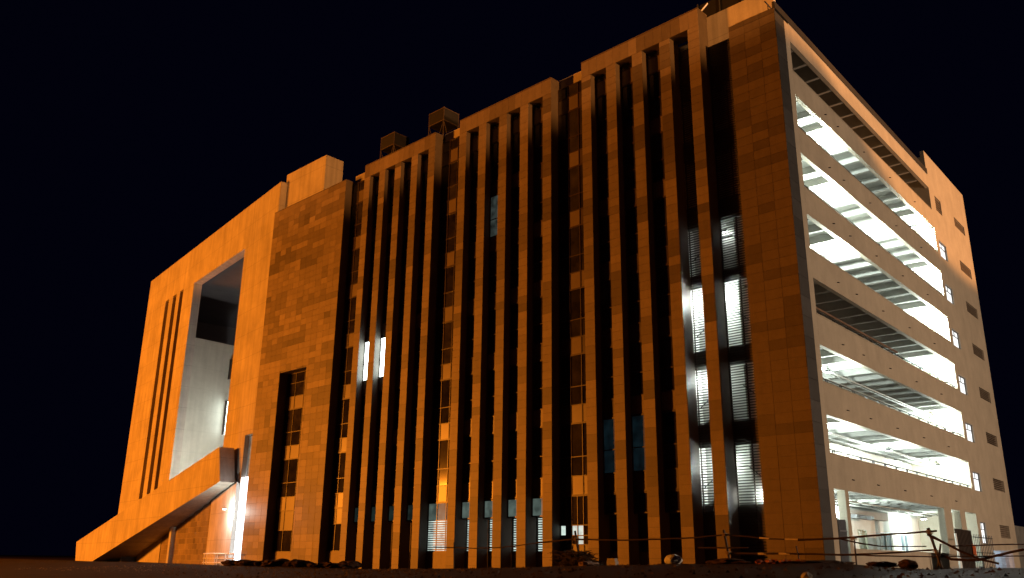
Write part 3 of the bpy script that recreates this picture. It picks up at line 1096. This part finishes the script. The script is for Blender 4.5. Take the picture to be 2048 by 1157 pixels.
for i, pts in enumerate(POSTS):
    pole(pts, .05 if i in (1, 2, 3) else .03, name='post')
for x, z in ((-8.5, 1.9), (-.56, 2.02), (-.45, 1.3), (7.53, 2.02), (7.66, 1.36), (4.82, 1.82)):
    lb = MB(FB)
    for q in range(3):
        lb.box(x - .07, x + .07, -8.13, -7.87, z - .06 + q * .045, z - .03 + q * .045)
    lb.build('lashing', ROPE, fence)

# ------------------------------------------------------------------ things lying on the ridge
def lump(name, label, cat, x, y, rx, ry, rz, m, group=None, seed=0, rough=0.35, sub=3, lift=0.0, sink=0.25):
    bm = bmesh.new()
    bmesh.ops.create_icosphere(bm, subdivisions=sub, radius=1)
    for v in bm.verts:
        n = NZ.noise(v.co * 1.7 + Vector((seed * 3.1, seed, 0))) + 0.5 * NZ.noise(v.co * 4.3 + Vector((seed, 0, 5)))
        v.co *= 1 + rough * n
        v.co = Vector((v.co.x * rx, v.co.y * ry, v.co.z * rz))
    me = bpy.data.meshes.new(name)
    bm.to_mesh(me)
    bm.free()
    me.materials.append(m)
    o = link(name, me, None, (x, y, ground_z(x, y) + rz * (1 - sink) + lift))
    o.rotation_euler = (0, 0, seed * 1.3)
    return tag(o, label, cat, group)

rk = random.Random(12)
for i in range(17):
    x = -37.5 + i * 0.86 + rk.uniform(-.2, .2)
    s = rk.uniform(.3, .6)
    lump('earth_clod', 'dark lump of dug earth in the row below the tiled wall', 'earth clod', x, -9.6 + rk.uniform(-.6, .4), s * 1.5, s, s * .40, CLOD, 'earth clods below the tiled wall', i, .45, sink=.2)
lump('rubble_heap', 'low dark heap of soil below the low wall, left of the rusty bamboo post', 'soil heap', 6.1, -9.0, .5, .5, .10, CLOD, None, 41, .4)
lump('rubble_heap', 'long low heap of soil below the dark granite corner', 'soil heap', 4.0, -9.2, 1.4, .6, .09, CLOD, None, 42, .4)
lump('rubble_heap', 'dark soil heap at the foot of the leaning middle bamboo post', 'soil heap', 0.2, -9.2, 1.1, .7, .13, CLOD, None, 43, .4)
lump('boulder', 'rounded dark boulder on the ridge before the low wall', 'boulder', 7.0, -8.9, .32, .3, .17, CLOD, None, 44, .2)
lump('plastic_sack', 'crumpled white plastic sack on the ridge between two fins', 'sack', -2.55, -8.9, .36, .32, .24, SACKM, None, 51, .16, lift=.0, sink=.1)
lump('cloth_bundle', 'brown bundle lying beside the brush heap', 'bundle', -7.0, -9.0, .55, .4, .15, RUSTY, None, 52, .3)
lump('pale_stone', 'pale stone lying on the bare earth at lower right', 'stone', 7.4, -17.5, .16, .13, .12, BLOCKM, None, 53, .3)
for i in range(6):
    lump('plaster_lump', 'small pale lump of plaster rubble by the white pole', 'rubble', 9.1 + i * .17, -8.0, .06, .06, .05, BLOCKM, 'plaster rubble by the pole', 60 + i, .4, 2)

t = thing('cement_block', 'grey cement block on the ridge left of the white sack', 'block', (-5.63, -9, ground_z(-5.63, -9) - .02))
MB().box(-.24, .24, -.12, .12, 0, .24).build('body', BLOCKM, t)
MB().box(-.22, .20, -.11, .10, .242, .36).build('cap', BLOCKM, t)

bh = MB()
for i in range(1100):
    x = rk.uniform(-.95, 1.1) if i % 2 else rk.gauss(0, .6)
    y = rk.gauss(0, .3)
    hmax = max(.06, .70 * math.exp(-(max(0, x - .1) / .75) ** 2))
    z = rk.uniform(0, hmax)
    a = rk.uniform(0, 6.28)
    l = rk.uniform(.18, .5)
    e = rk.uniform(-.25, .35)
    p = Vector((x, y, z))
    q = p + Vector((math.cos(a) * l, math.sin(a) * l * .6, e * l))
    q.z = max(0.0, q.z)
    bh.tube([tuple(p), tuple((p + q) / 2 + Vector((0, 0, .03))), tuple(q)], [.014, .012, .006], 4)
tag(bh.build('brush_heap', TWIG, None, (-7.75, -8.7, ground_z(-7.75, -8.7) - .03)), 'dark heap of cut brush against a bamboo post', 'brush heap')

for i in range(22):
    me = cached('brick', lambda: MB().box(-.115, .115, -.055, .055, -.035, .035).mesh('brick', BRICKM))
    x, y = 2.75 + rk.gauss(0, .55), -9.5 + rk.gauss(0, .3)
    o = link('brick', me, None, (x, y, ground_z(x, y) + .03 + abs(rk.gauss(0, .05))))
    o.rotation_euler = (rk.uniform(-.6, .6), rk.uniform(-.6, .6), rk.uniform(0, 3))
    tag(o, 'broken red brick in the small heap below the corner wall', 'brick', 'broken bricks below the corner wall')

gs = MB()
for i in range(4200):
    x = rk.uniform(-45, 14)
    y = rk.uniform(-21, -8)
    s = rk.choice((.015, .02, .03, .03, .05, .08))
    z = ground_z(x, y)
    n = len(gs.v)
    for dx, dy, dz in ((1, 0, .1), (-.5, .85, 0), (-.6, -.8, .1), (.1, 0, 1)):
        gs.v.append(Vector((x + dx * s * rk.uniform(.7, 1.3), y + dy * s * rk.uniform(.7, 1.3), z - .01 + dz * s * rk.uniform(.6, 1.2))))
    gs.f += [[n, n + 1, n + 3], [n + 1, n + 2, n + 3], [n + 2, n, n + 3], [n, n + 2, n + 1]]
    gs.m += [0] * 4
gs.build('loose_stones', GRAVEL)['kind'] = 'stuff'
